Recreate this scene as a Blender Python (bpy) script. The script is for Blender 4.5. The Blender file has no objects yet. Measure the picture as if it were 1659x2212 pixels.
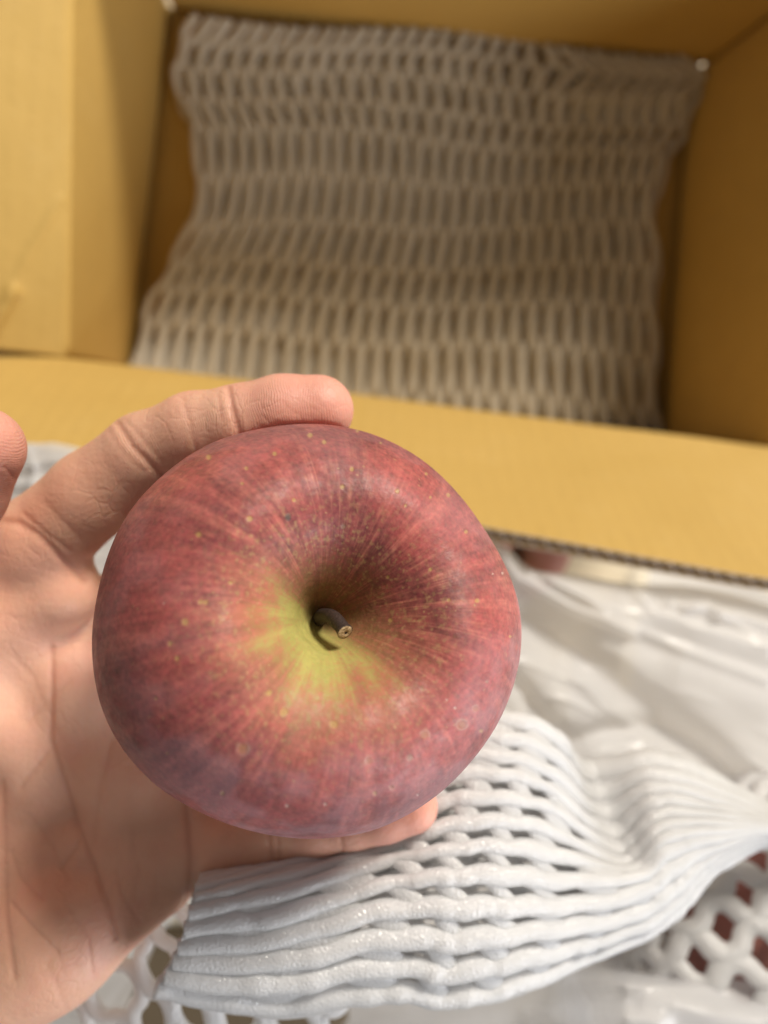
import bpy, math, random
import numpy as np
from mathutils import Matrix, Vector, Euler

random.seed(4)
rng = np.random.default_rng(7)
SC = bpy.context.scene
COL = SC.collection

# ------------------------------------------------------------------ camera, world, lamps
CAM_LOC = np.array([0.16559, -0.01202, 0.62426])
CAM_ROT = (-0.12999, -0.05213, 0.10398)
cam = bpy.data.cameras.new('camera')
cam.lens = 26.0
cam.sensor_width = 36.0
cam.clip_start = 0.01
cam.clip_end = 50
cam.dof.use_dof = True
cam.dof.focus_distance = 0.160
cam.dof.aperture_fstop = 6.8
co = bpy.data.objects.new('camera', cam)
co.location = CAM_LOC
co.rotation_euler = CAM_ROT
COL.objects.link(co)
SC.camera = co

world = bpy.data.worlds.new('World')
SC.world = world
world.use_nodes = True
wbg = world.node_tree.nodes['Background']
wbg.inputs['Color'].default_value = (1.0, 0.95, 0.89, 1)
wbg.inputs['Strength'].default_value = 0.19


def lamp(name, direction, target, dist, size, power, color):
    l = bpy.data.lights.new(name, 'AREA')
    l.shape = 'DISK'
    l.size = size
    l.energy = power
    l.color = color
    o = bpy.data.objects.new(name, l)
    d = Vector(direction).normalized()
    o.location = Vector(target) + d * dist
    o.rotation_euler = d.to_track_quat('Z', 'Y').to_euler()
    COL.objects.link(o)
    return o


lamp('ceiling_lamp', (0.80, 1.50, 1.0), (0.02, 0.285, 0.19), 4.2, 1.15, 240, (1.0, 0.92, 0.81))
lamp('fill_light', (1.0, -0.62, 0.52), (0.2, -0.1, 0.38), 2.3, 1.6, 49, (0.95, 0.96, 1.0))  # added soft fill from the front right, no window stands there

SC.view_settings.view_transform = 'Standard'
SC.view_settings.look = 'None'
SC.view_settings.exposure = 0.0
SC.view_settings.gamma = 1.0

# ------------------------------------------------------------------ helpers
FPX, CX, CY = 1597.6, 829.5, 1106.0
RM = np.array(Euler(CAM_ROT, 'XYZ').to_matrix())


def camp(u, v, zc):
    """a place seen at (u, v) of the 1659 px wide photograph, zc metres in front of the lens (camera axes)"""
    u = np.asarray(u, float); v = np.asarray(v, float); zc = np.asarray(zc, float)
    return np.stack(np.broadcast_arrays((u - CX) / FPX * zc, (CY - v) / FPX * zc, -zc), -1)


def c2w(p):
    return np.asarray(p) @ RM.T + CAM_LOC


def P(u, v, zc):
    return c2w(camp(u, v, zc))


def onz(u, v, z):
    d = RM @ np.array([(u - CX) / FPX, (CY - v) / FPX, -1.0])
    return CAM_LOC + d * ((z - CAM_LOC[2]) / d[2])


def w2px(p):
    q = (np.asarray(p) - CAM_LOC) @ RM
    return CX + FPX * q[..., 0] / -q[..., 2], CY - FPX * q[..., 1] / -q[..., 2], -q[..., 2]


def sstep(a, b, x):
    t = np.clip((x - a) / (b - a), 0, 1)
    return t * t * (3 - 2 * t)


def vnoise(p, seed=0):
    p = np.asarray(p, float)
    i = np.floor(p).astype(np.int64); f = p - i
    f = f * f * (3 - 2 * f)

    def h(a, b, c):
        n = (a * 374761393 + b * 668265263 + c * 2147483647 + seed * 144269) & 0xffffffff
        n = ((n ^ (n >> 13)) * 1274126177) & 0xffffffff
        n = (n ^ (n >> 16)) & 0xffff
        return n / 65535.0
    r = 0
    for dx in (0, 1):
        for dy in (0, 1):
            for dz in (0, 1):
                w = (f[..., 0] if dx else 1 - f[..., 0]) * (f[..., 1] if dy else 1 - f[..., 1]) * (f[..., 2] if dz else 1 - f[..., 2])
                r = r + w * h(i[..., 0] + dx, i[..., 1] + dy, i[..., 2] + dz)
    return r


def fbm(p, oct=4, seed=0):
    p = np.asarray(p, float); s = 0; a = .5; t = 0
    for k in range(oct):
        s = s + a * vnoise(p * 2 ** k, seed + k * 17); t += a; a *= .5
    return s / t


def mesh_obj(name, verts, faces, mat, parent=None, smooth=True, attrs=None):
    """faces: an (n, 4) or (n, 3) integer array, or a list of polygons"""
    me = bpy.data.meshes.new(name)
    verts = np.asarray(verts, np.float32)
    if isinstance(faces, np.ndarray):
        k = faces.shape[1]; n = len(faces)
        me.vertices.add(len(verts)); me.vertices.foreach_set('co', verts.ravel())
        me.loops.add(n * k); me.loops.foreach_set('vertex_index', faces.astype(np.int32).ravel())
        me.polygons.add(n)
        me.polygons.foreach_set('loop_start', np.arange(0, n * k, k, dtype=np.int32))
        me.update(calc_edges=True)
    else:
        me.from_pydata(verts.tolist(), [], faces)
    me.validate()
    if smooth:
        me.polygons.foreach_set('use_smooth', np.ones(len(me.polygons), bool))
    for an, av in (attrs or {}).items():
        av = np.asarray(av, np.float32)
        if av.ndim == 1:
            a = me.attributes.new(an, 'FLOAT', 'POINT'); a.data.foreach_set('value', av)
        else:
            a = me.attributes.new(an, 'FLOAT_COLOR', 'POINT')
            a.data.foreach_set('color', np.concatenate([av, np.ones((len(av), 1), np.float32)], 1).ravel())
    me.update()
    if mat: me.materials.append(mat)
    o = bpy.data.objects.new(name, me)
    COL.objects.link(o)
    if parent: o.parent = parent
    return o


def tag(o, label=None, cat=None, group=None, kind=None):
    if label: o['label'] = label
    if cat: o['category'] = cat
    if group: o['group'] = group
    if kind: o['kind'] = kind
    return o


def empty(name, loc=(0, 0, 0)):
    o = bpy.data.objects.new(name, None)
    COL.objects.link(o)
    return o


def grid_faces(nu, nv, wrap_u=False, off=0):
    """vertex index = iu * nv + iv"""
    iu = np.arange(nu if wrap_u else nu - 1); iv = np.arange(nv - 1)
    a, b = np.meshgrid(iu, iv, indexing='ij'); a = a.ravel(); b = b.ravel(); a2 = (a + 1) % nu
    return np.stack([a * nv + b, a2 * nv + b, a2 * nv + b + 1, a * nv + b + 1], 1) + off


def catmull(ctrl, t):
    """ctrl (n, d) at integer knots, t in 0..n-1"""
    ctrl = np.asarray(ctrl, float); n = len(ctrl)
    e = np.concatenate([[2 * ctrl[0] - ctrl[1]], ctrl, [2 * ctrl[-1] - ctrl[-2]]])
    t = np.clip(np.asarray(t, float), 0, n - 1 - 1e-9)
    i = np.floor(t).astype(int); f = (t - i)[..., None]
    p0, p1, p2, p3 = e[i], e[i + 1], e[i + 2], e[i + 3]
    return .5 * (2 * p1 + (p2 - p0) * f + (2 * p0 - 5 * p1 + 4 * p2 - p3) * f ** 2 + (3 * p1 - p0 - 3 * p2 + p3) * f ** 3)


def catmull2(C, tu, tv):
    """C (nu, nv, d)"""
    nu, nv, d = C.shape
    e = np.concatenate([2 * C[:, :1] - C[:, 1:2], C, 2 * C[:, -1:] - C[:, -2:-1]], 1)
    e = np.concatenate([2 * e[:1] - e[1:2], e, 2 * e[-1:] - e[-2:-1]], 0)

    def w(t, n):
        t = np.clip(t, 0, n - 1 - 1e-9); i = np.floor(t).astype(int); f = t - i
        return i, (.5 * (-f + 2 * f * f - f ** 3), .5 * (2 - 5 * f * f + 3 * f ** 3), .5 * (f + 4 * f * f - 3 * f ** 3), .5 * (-f * f + f ** 3))
    iu, wu = w(np.asarray(tu, float), nu); iv, wv = w(np.asarray(tv, float), nv)
    r = 0
    for a in range(4):
        for b in range(4):
            r = r + (wu[a] * wv[b])[..., None] * e[iu + a, iv + b]
    return r


def tubes(paths, normals, rw, rn, sides=8):
    """paths (n, m, 3), normals (n, m, 3), rw / rn (n, m): half width in the sheet and half thickness; returns verts, quads with end caps"""
    n, m, _ = paths.shape
    T = np.gradient(paths, axis=1); T /= np.linalg.norm(T, axis=-1, keepdims=True) + 1e-12
    B = np.cross(T, normals); B /= np.linalg.norm(B, axis=-1, keepdims=True) + 1e-12
    Nn = np.cross(B, T)
    an = np.arange(sides) / sides * 2 * np.pi
    taper = np.ones(m)
    V = paths[:, :, None, :] + (np.cos(an)[None, None, :, None] * B[:, :, None, :] * rw[:, :, None, None]
                                 + np.sin(an)[None, None, :, None] * Nn[:, :, None, :] * rn[:, :, None, None]) * taper[None, :, None, None]
    V = V.reshape(-1, 3)
    k = np.arange(n)[:, None, None]; i = np.arange(m - 1)[None, :, None]; j = np.arange(sides)[None, None, :]
    b = k * m * sides; j2 = (j + 1) % sides
    F = np.stack([b + i * sides + j, b + i * sides + j2, b + (i + 1) * sides + j2, b + (i + 1) * sides + j], -1).reshape(-1, 4)
    caps = []
    for e in (0, m - 1):
        base = np.arange(n) * m * sides + e * sides
        for s in range(1, sides - 2, 2):
            q = np.stack([base, base + s, base + s + 1, base + s + 2], 1)
            caps.append(q if e == m - 1 else q[:, ::-1])
    return V, np.concatenate([F] + caps)


# ------------------------------------------------------------------ materials
class NT:
    def __init__(s, name):
        s.m = bpy.data.materials.new(name); s.m.use_nodes = True
        s.t = s.m.node_tree; s.t.nodes.clear()
        s.out = s.n('ShaderNodeOutputMaterial')

    def n(s, typ, **kw):
        nd = s.t.nodes.new(typ)
        for k, v in kw.items(): setattr(nd, k, v)
        return nd

    def put(s, sock, val):
        if isinstance(val, bpy.types.NodeSocket): s.t.links.new(val, sock)
        elif val is not None: sock.default_value = val

    def noise(s, vec, scale, detail=3, rough=.55, dist=0):
        nd = s.n('ShaderNodeTexNoise'); s.put(nd.inputs['Vector'], vec)
        nd.inputs['Scale'].default_value = scale; nd.inputs['Detail'].default_value = detail
        nd.inputs['Roughness'].default_value = rough; nd.inputs['Distortion'].default_value = dist
        return nd.outputs['Fac']

    def obj(s):
        return s.n('ShaderNodeTexCoord').outputs['Object']

    def mapping(s, vec, scale=(1, 1, 1), rot=(0, 0, 0)):
        nd = s.n('ShaderNodeMapping'); s.put(nd.inputs['Vector'], vec)
        nd.inputs['Scale'].default_value = scale; nd.inputs['Rotation'].default_value = rot
        return nd.outputs['Vector']

    def attr(s, name):
        nd = s.n('ShaderNodeAttribute'); nd.attribute_name = name
        return nd

    def ramp(s, fac, stops):
        nd = s.n('ShaderNodeValToRGB'); s.put(nd.inputs['Fac'], fac)
        el = nd.color_ramp.elements
        while len(el) < len(stops): el.new(.5)
        for e, (p, c) in zip(el, stops):
            e.position = p; e.color = (*c, 1) if len(c) == 3 else c
        return nd.outputs['Color']

    def mix(s, fac, a, b, mode='MIX'):
        nd = s.n('ShaderNodeMix', data_type='RGBA', blend_type=mode)
        s.put(nd.inputs['Factor'], fac)
        for sock, val in ((nd.inputs[6], a), (nd.inputs[7], b)):
            s.put(sock, (*val, 1) if isinstance(val, tuple) and len(val) == 3 else val)
        return nd.outputs[2]

    def math(s, op, a, b=None, c=None):
        nd = s.n('ShaderNodeMath', operation=op)
        for k, v in enumerate((a, b, c)):
            if v is not None: s.put(nd.inputs[k], v)
        return nd.outputs[0]

    def mapr(s, v, a, b, c=0., d=1.):
        nd = s.n('ShaderNodeMapRange'); s.put(nd.inputs[0], v)
        for k, x in enumerate((a, b, c, d)): nd.inputs[k + 1].default_value = x
        return nd.outputs[0]

    def bump(s, h, strength, dist, normal=None):
        nd = s.n('ShaderNodeBump'); s.put(nd.inputs['Height'], h)
        nd.inputs['Strength'].default_value = strength; nd.inputs['Distance'].default_value = dist
        if normal: s.put(nd.inputs['Normal'], normal)
        return nd.outputs['Normal']

    def principled(s, **kw):
        nd = s.n('ShaderNodeBsdfPrincipled')
        for k, v in kw.items(): s.put(nd.inputs[k.replace('_', ' ')], (*v, 1) if isinstance(v, tuple) and len(v) == 3 and 'Radius' not in k else v)
        return nd

    def done(s, shader):
        s.t.links.new(shader, s.out.inputs['Surface'])
        return s.m


def mat_cardboard():
    t = NT('yellow_kraft_cardboard'); o = t.obj()
    n1 = t.noise(o, 9, 4); n2 = t.noise(t.mapping(o, (900, 60, 60)), 1, 2)
    c = t.ramp(n1, [(.25, (.51, .328, .088)), (.75, (.57, .373, .108))])
    c = t.mix(t.math('MULTIPLY', t.mapr(n2, .35, .65), .18), c, (.44, .285, .085))
    h = t.math('ADD', t.math('MULTIPLY', t.noise(o, 1400, 2), .4), t.noise(t.mapping(o, (260, 22, 22)), 1, 2))
    wv_ = t.n('ShaderNodeTexWave'); t.put(wv_.inputs['Vector'], o); wv_.inputs['Scale'].default_value = 36.5 / 1.0
    wv_.inputs['Distortion'].default_value = .8; wv_.inputs['Detail'].default_value = 1; wv_.inputs['Detail Scale'].default_value = 3
    dash = t.math('MULTIPLY', wv_.outputs['Fac'], t.mapr(t.noise(t.mapping(o, (80, 260, 260)), 1, 2), .40, .65, .1, 1))
    h = t.math('ADD', h, t.math('MULTIPLY', dash, .9))
    c = t.mix(t.math('MULTIPLY', dash, .10), c, (.40, .25, .07))
    c = t.mix(t.mapr(t.noise(o, 30, 5, .7), .55, .75, 0, .16), c, (.62, .45, .19))
    b = t.principled(Base_Color=c, Roughness=.62, Specular_IOR_Level=.3, Normal=t.bump(h, .35, .0007))
    return t.done(b.outputs[0])


def mat_fluting():
    t = NT('raw_brown_fluting_paper'); o = t.obj()
    c = t.ramp(t.noise(o, 500, 4, .7), [(.3, (.40, .30, .21)), (.7, (.60, .48, .36))])
    b = t.principled(Base_Color=c, Roughness=.9, Normal=t.bump(t.noise(o, 1500, 3), .5, .0005))
    return t.done(b.outputs[0])


def mat_foam(name, alb=.93, tint=(1, 1, 1)):
    t = NT(name); o = t.obj()
    vor = t.n('ShaderNodeTexVoronoi'); t.put(vor.inputs['Vector'], o); vor.inputs['Scale'].default_value = 1350
    n = t.noise(o, 420, 3, .6)
    h = t.math('ADD', t.math('MULTIPLY', vor.outputs['Distance'], 1.0), t.math('MULTIPLY', n, .5))
    c = t.ramp(t.noise(o, 60, 3), [(.3, tuple(k * (alb - .03) for k in tint)), (.7, tuple(k * (alb + .03) for k in tint))])
    b = t.principled(Base_Color=c, Roughness=.18, Specular_IOR_Level=.7, Subsurface_Weight=.25,
                     Subsurface_Scale=.004, Normal=t.bump(h, .60, .0005))
    b.inputs['Subsurface Radius'].default_value = (1, .95, .9)
    tr = t.n('ShaderNodeBsdfTranslucent'); tr.inputs['Color'].default_value = (*[k * alb for k in tint], 1)
    mx = t.n('ShaderNodeMixShader'); mx.inputs[0].default_value = .45
    t.t.links.new(b.outputs[0], mx.inputs[1]); t.t.links.new(tr.outputs[0], mx.inputs[2])
    return t.done(mx.outputs[0])


def mat_film():
    t = NT('milky_plastic_film'); o = t.obj()
    w = t.n('ShaderNodeVectorMath', operation='ADD')
    nz = t.n('ShaderNodeTexNoise'); t.put(nz.inputs['Vector'], o); nz.inputs['Scale'].default_value = 22
    sc_ = t.n('ShaderNodeVectorMath', operation='SCALE'); t.put(sc_.inputs[0], nz.outputs['Color']); sc_.inputs['Scale'].default_value = .05
    t.put(w.inputs[0], t.mapping(o, (1, 2.2, 1), (0, 0, .5))); t.put(w.inputs[1], sc_.outputs[0])
    vo = t.n('ShaderNodeTexVoronoi'); vo.feature = 'DISTANCE_TO_EDGE'; t.put(vo.inputs['Vector'], w.outputs[0]); vo.inputs['Scale'].default_value = 26
    ln = t.math('POWER', t.math('SUBTRACT', 1.0, t.math('MINIMUM', t.math('MULTIPLY', vo.outputs['Distance'], 5.0), 1.0)), 3.0)
    h = t.math('ADD', t.noise(t.mapping(o, (40, 90, 60)), 1, 2, .5), t.math('MULTIPLY', ln, t.mapr(t.noise(o, 12, 2), .45, .65, 0, 1.0)))
    nrm = t.bump(h, .30, .002)
    b = t.principled(Base_Color=(.90, .90, .91), Roughness=.26, Specular_IOR_Level=.5, Normal=nrm)
    tr = t.n('ShaderNodeBsdfTranslucent'); tr.inputs['Color'].default_value = (.82, .81, .80, 1)
    tp = t.n('ShaderNodeBsdfTransparent')
    m1 = t.n('ShaderNodeMixShader'); m1.inputs[0].default_value = .50
    t.t.links.new(b.outputs[0], m1.inputs[1]); t.t.links.new(tr.outputs[0], m1.inputs[2])
    m2 = t.n('ShaderNodeMixShader'); m2.inputs[0].default_value = .18
    t.t.links.new(m1.outputs[0], m2.inputs[1]); t.t.links.new(tp.outputs[0], m2.inputs[2])
    return t.done(m2.outputs[0])


def mat_table():
    t = NT('cream_table_top'); o = t.obj()
    c = t.ramp(t.noise(t.mapping(o, (6, 60, 6)), 1, 4), [(.3, (.72, .63, .46)), (.7, (.78, .70, .54))])
    b = t.principled(Base_Color=c, Roughness=.5)
    return t.done(b.outputs[0])


def mat_apple():
    t = NT('apple_skin'); o = t.obj()
    c = t.attr('pigment').outputs['Color']
    g = t.noise(o, 900, 4, .7)
    c = t.mix(t.mapr(g, .35, .75, 0, .22), c, (.50, .24, .14), 'MIX')
    bloom = t.attr('bloom').outputs['Fac']
    c = t.mix(t.math('MULTIPLY', bloom, .36), c, (.50, .31, .34))
    rough = t.mapr(t.noise(o, 260, 5, .7), .35, .65, .42, .66)
    h = t.math('ADD', t.math('MULTIPLY', t.noise(o, 700, 3), .35), t.math('MULTIPLY', t.attr('relief').outputs['Fac'], 1.2))
    b = t.principled(Base_Color=c, Roughness=rough, Specular_IOR_Level=.42, Subsurface_Weight=.06, Subsurface_Scale=.004,
                     Normal=t.bump(h, .6, .0007))
    b.inputs['Subsurface Radius'].default_value = (1, .3, .2)
    return t.done(b.outputs[0])


def mat_stem(name, a, bcol):
    t = NT(name); o = t.obj()
    c = t.ramp(t.noise(o, 1500, 4, .7), [(.3, a), (.72, bcol)])
    b = t.principled(Base_Color=c, Roughness=.7, Normal=t.bump(t.noise(o, 1800, 3), .7, .0006))
    return t.done(b.outputs[0])


def mat_skin():
    t = NT('skin'); o = t.obj()
    base = t.ramp(t.noise(o, 55, 4, .6), [(.3, (.72, .392, .268)), (.7, (.80, .478, .338))])
    base = t.mix(t.mapr(t.noise(o, 240, 3), .5, .8, 0, .25), base, (.72, .35, .28))
    base = t.mix(t.math('MULTIPLY', t.attr('flush').outputs['Fac'], .7), base, (.72, .31, .25))
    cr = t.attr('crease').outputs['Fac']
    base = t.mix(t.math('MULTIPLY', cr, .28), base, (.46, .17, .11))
    # fine skin ridges that run across the fingers, and finer pores
    ax = t.attr('axial').outputs['Fac']
    wob = t.math('ADD', ax, t.math('MULTIPLY', t.noise(o, 110, 2), 3.0))
    rid = t.math('SINE', t.math('MULTIPLY', wob, 11.0))
    fine = t.math('MULTIPLY', rid, t.math('MULTIPLY', t.attr('ridged').outputs['Fac'], t.mapr(t.noise(o, 70, 2), .4, .65, .15, 1.)))
    h = t.math('ADD', t.math('MULTIPLY', fine, .22), t.math('MULTIPLY', t.noise(o, 600, 4, .65), 1.0))
    wn = t.n('ShaderNodeTexNoise'); t.put(wn.inputs['Vector'], o); wn.inputs['Scale'].default_value = 60
    ws = t.n('ShaderNodeVectorMath', operation='SCALE'); t.put(ws.inputs[0], wn.outputs['Color']); ws.inputs['Scale'].default_value = .012
    wa = t.n('ShaderNodeVectorMath', operation='ADD'); t.put(wa.inputs[0], t.mapping(o, (1, .55, 1), (0, 0, .4))); t.put(wa.inputs[1], ws.outputs[0])
    vo = t.n('ShaderNodeTexVoronoi'); vo.feature = 'DISTANCE_TO_EDGE'; t.put(vo.inputs['Vector'], wa.outputs[0]); vo.inputs['Scale'].default_value = 230
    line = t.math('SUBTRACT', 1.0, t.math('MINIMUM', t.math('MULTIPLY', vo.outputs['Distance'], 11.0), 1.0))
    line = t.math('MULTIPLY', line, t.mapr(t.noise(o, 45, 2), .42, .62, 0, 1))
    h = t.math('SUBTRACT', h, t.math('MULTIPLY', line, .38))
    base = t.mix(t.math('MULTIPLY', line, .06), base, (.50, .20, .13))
    base = t.mix(t.mapr(t.noise(o, 28, 4, .65), .52, .72, 0, .35), base, (.72, .33, .25))
    nrm = t.bump(h, .42, .0006)
    b = t.principled(Base_Color=base, Roughness=.47, Specular_IOR_Level=.42, Subsurface_Weight=.35, Subsurface_Scale=.0045, Normal=nrm)
    b.inputs['Subsurface Radius'].default_value = (1, .38, .2)
    return t.done(b.outputs[0])


M_CARD = mat_cardboard(); M_FLUTE = mat_fluting(); M_FOAM = mat_foam('white_polyethylene_foam')
M_FILM = mat_film(); M_TABLE = mat_table(); M_APPLE = mat_apple(); M_SKIN = mat_skin()
M_STEM = mat_stem('apple_stem_bark', (.018, .009, .007), (.060, .032, .022))
M_CUT = mat_stem('cut_stem_wood', (.24, .13, .05), (.72, .54, .30))

# ------------------------------------------------------------------ table
tv = [(-1.2, -1.0, -.007), (1.6, -1.0, -.007), (1.6, 1.2, -.007), (-1.2, 1.2, -.007)]
tb = mesh_obj('table', tv + [(x, y, -.04) for x, y, z in tv],
              [[0, 1, 2, 3], [7, 6, 5, 4], [0, 4, 5, 1], [1, 5, 6, 2], [2, 6, 7, 3], [3, 7, 4, 0]], M_TABLE, smooth=False)
tag(tb, 'cream table top under the cardboard box and the bag', kind='structure')

# ------------------------------------------------------------------ cardboard box
H = 0.19219
box = empty('cardboard_box')
tag(box, 'open yellow cardboard box with its flaps folded out', 'box')


def panel(name, c00, c10, c11, c01, thick, mat, parent, nu=40, nv=30, disp=None, hole=None, rim_mat=None):
    """a sheet of board: front face c00-c10-c11-c01 (u along 00-10), thickness away from the front face; hole(u, v) cuts openings"""
    c00, c10, c11, c01 = map(lambda q: np.asarray(q, float), (c00, c10, c11, c01))
    U, V = np.meshgrid(np.linspace(0, 1, nu), np.linspace(0, 1, nv), indexing='ij')
    q = (1 - U)[..., None] * ((1 - V)[..., None] * c00 + V[..., None] * c01) + U[..., None] * ((1 - V)[..., None] * c10 + V[..., None] * c11)
    n = np.cross(c10 - c00, c01 - c00); n /= np.linalg.norm(n)
    if disp is not None: q = q + disp(U, V)[..., None] * n
    a = q.reshape(-1, 3); b = a - n * thick
    f = grid_faces(nu, nv)
    if hole is not None:
        cu = (f // nv).mean(1) / (nu - 1); cv = (f % nv).mean(1) / (nv - 1)
        f = f[~hole(cu, cv)]
    N = nu * nv
    ed = np.concatenate([f[:, [0, 1]], f[:, [1, 2]], f[:, [2, 3]], f[:, [3, 0]]])
    key = {}
    for i, (x, y) in enumerate(ed):
        k = (min(x, y), max(x, y)); key[k] = None if k in key else (x, y)
    rim = np.array([(y, x, x + N, y + N) for v in key.values() if v for x, y in [v]])
    o = mesh_obj(name, np.concatenate([a, b]), np.concatenate([f, f[:, ::-1] + N, rim]), mat, parent, smooth=False)
    if rim_mat:
        o.data.materials.append(rim_mat)
        mi = np.zeros(len(o.data.polygons), np.int32); mi[2 * len(f):] = 1
        o.data.polygons.foreach_set('material_index', mi)
    return o


TFL = onz(133, 772, H); FBL = onz(367, 20, 0); FBR = onz(1488, 165, 0)
TBL = TFL + (FBL - onz(290, 800, 0)) * np.array([1, 1, 0]); TBL = onz(150, -430, H)
FFL = onz(283, 800, 0); FFR = onz(1424, 945, 0)
TFR = onz(1672, 968, H); TBR = onz(1990, -210, H)
up = np.array([0, 0, .0005])
wv = lambda s, a: (lambda U, V: 3 * a * U * (1 - U) * V * (fbm(np.stack([U * 3, V * 3, U * 0 + s], -1), 2) - .5))
ex = np.array([.006, 0, 0]); ey = np.array([0, .006, 0])
panel('box_floor', FFL - ex - ey, FFR + ex - ey, FBR + ex + ey * .2, FBL - ex + ey * .2, .005, M_CARD, box, 10, 10)
panel('wall', FFL + up, FBL + up, TBL, TFL, .005, M_CARD, box, 60, 40, wv(1, .006))
panel('wall', FBR + up, FFR + up, TFR, TBR, .005, M_CARD, box, 60, 40, wv(2, .006))
hw = lambda u, v: (v < .10) & (v > .0) & ((u < .012) | (u > .988))
panel('wall', FBL + up, FBR + up, TBR, TBL, .005, M_CARD, box, 120, 60, wv(3, .004), hw)
panel('wall', FFR + up, FFL + up, TFL, TFR, .005, M_CARD, box, 60, 30, wv(4, .003))

# flaps of corrugated board: an inner liner, an outer liner and the waved paper between them
hx = np.array([.9998, -.0205, 0]); hn = np.array([.0205, .9998, 0])
al = math.radians(60)


def in_flap(u, v, A, o, side):
    d = RM @ np.array([(u - CX) / FPX, (CY - v) / FPX, -1.0]); n = np.cross(side, o)
    return CAM_LOC + d * (((A - CAM_LOC) @ n) / (d @ n))


A0 = onz(133, 773, H + .003)
o60 = -hn * math.cos(al) + np.array([0, 0, 1]) * math.sin(al)
f00 = in_flap(-90, 745, A0, o60, hx); f10 = in_flap(1790, 982, A0, o60, hx)
f01 = in_flap(-150, 925, A0, o60, hx); f11 = in_flap(1800, 1276, A0, o60, hx)


def flap(c00, c10, c11, c01, ridge=None):
    T = .0072; LT = .0010
    fo = empty('flap'); fo.parent = box
    bow = lambda U, V: .004 * np.sin(V * 3.1) * (U - .3) + .0022 * (fbm(np.stack([U * 5, V * 3, U * 0 + 4], -1), 3) - .5) + (ridge(U, V) if ridge else 0)
    nrm = np.cross(c10 - c00, c01 - c00); nrm /= np.linalg.norm(nrm)
    panel('liner', c00, c10, c11, c01, LT, M_CARD, fo, 160, 80, bow, None, M_FLUTE)
    sh = -nrm * (T - LT)
    panel('liner', c00 + sh, c10 + sh, c11 + sh, c01 + sh, LT, M_CARD, fo, 160, 30, bow, None, M_FLUTE)
    W = np.linalg.norm(c10 - c00); nw = int(W / .0086); nu = nw * 12 + 1; nv = 24
    U, V = np.meshgrid(np.linspace(0, 1, nu), np.linspace(0, 1, nv), indexing='ij')
    q = (1 - U)[..., None] * ((1 - V)[..., None] * c00 + V[..., None] * c01) + U[..., None] * ((1 - V)[..., None] * c10 + V[..., None] * c11)
    ph = U * nw * 2 * np.pi + .5 * np.sin(U * 37) + .3 * np.sin(U * 91)
    hgt = bow(U, V) - T / 2 + .0006 + (T / 2 - LT - .0007) * np.sin(ph)
    q = q + hgt[..., None] * nrm
    ins = (c01 - c00); ins = ins / np.linalg.norm(ins)
    a = q.reshape(-1, 3); b = a - nrm * .0011
    f = grid_faces(nu, nv); N = nu * nv
    e = (np.arange(nu - 1) * nv + nv - 1)
    rim = np.stack([e, e + nv, e + nv + N, e + N], 1)
    hv_, hf_ = tubes(np.linspace(c00, c10, 40)[None] - nrm * .0042, np.tile(nrm, (1, 40, 1)), np.full((1, 40), .0038), np.full((1, 40), .0038), 14)
    mesh_obj('hinge_fold', hv_, hf_, M_CARD, fo)
    mesh_obj('fluting', np.concatenate([a, b]), np.concatenate([f, f[:, ::-1] + N, rim]), M_FLUTE, fo)
    return fo


flap(f10, f00, f01, f11)


def px_ridge(path, amp, w, c00, c10, c11, c01):
    def r(U, V):
        q = (1 - U)[..., None] * ((1 - V)[..., None] * c00 + V[..., None] * c01) + U[..., None] * ((1 - V)[..., None] * c10 + V[..., None] * c11)
        x, y, z = w2px(q)
        return amp * np.exp(-(seg_dist(x, y, path) / w) ** 2)
    return r


def seg_dist(x, y, path):
    d = np.full(np.shape(x), 1e9)
    for (x0, y0), (x1, y1) in zip(path[:-1], path[1:]):
        dx, dy = x1 - x0, y1 - y0
        t = np.clip(((x - x0) * dx + (y - y0) * dy) / (dx * dx + dy * dy), 0, 1)
        d = np.minimum(d, np.hypot(x - x0 - t * dx, y - y0 - t * dy))
    return d


l0 = onz(139, 772, H + .002); l1 = onz(152, -430, H + .002)
ol = np.array([-1, 0, 0]) * math.cos(math.radians(25)) + np.array([0, 0, 1]) * math.sin(math.radians(25))
g = (l0, l1, l1 + ol * .15, l0 + ol * .15)
r1 = px_ridge([(132, 428), (70, 530), (15, 640)], .0022, 5, g[0], g[1], g[2], g[3])
r2 = px_ridge([(30, 630), (-30, 730)], .0045, 13, g[0], g[1], g[2], g[3])
flap(g[0], g[1], g[2], g[3], lambda U, V: r1(U, V) + r2(U, V))

# ------------------------------------------------------------------ foam nets
def surf_normals(S, u, v, e=1e-3):
    n = np.cross(S(u + e, v) - S(u - e, v), S(u, v + e) - S(u, v - e))
    return n / (np.linalg.norm(n, axis=-1, keepdims=True) + 1e-15)


def honeycomb(S, strands, cells, m, amp, rw, rn, closed=False, seed=0, jit=.08, pw=.55):
    """S(u, v): strands run along u at v_i = (i + .5) / strands and swing to touch their neighbours in turn"""
    i = np.arange(strands)[:, None]; u = np.linspace(0, 1, m)[None, :]
    ph = u * cells * 2 * np.pi + .25 * np.sin(i * 1.7 + seed)
    w = np.sin(ph); w = np.sign(w) * np.abs(w) ** pw
    v = (i + .5 + amp * w * np.where(i % 2, 1, -1) + jit * (vnoise(np.stack([u * cells * 1.5 + 0 * i, i * .9 + 0 * u, 0 * u + 0 * i + seed], -1)) - .5) * 2) / strands
    U = np.broadcast_to(u, v.shape)
    p = S(U, v); n = surf_normals(S, U, v)
    r = 1 + .18 * (vnoise(np.stack([U * cells * 4, i * 2.3 + 0 * U, 0 * U + 5 + seed], -1)) - .5) * 2
    return tubes(p, n, rw * r, rn * r)


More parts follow.
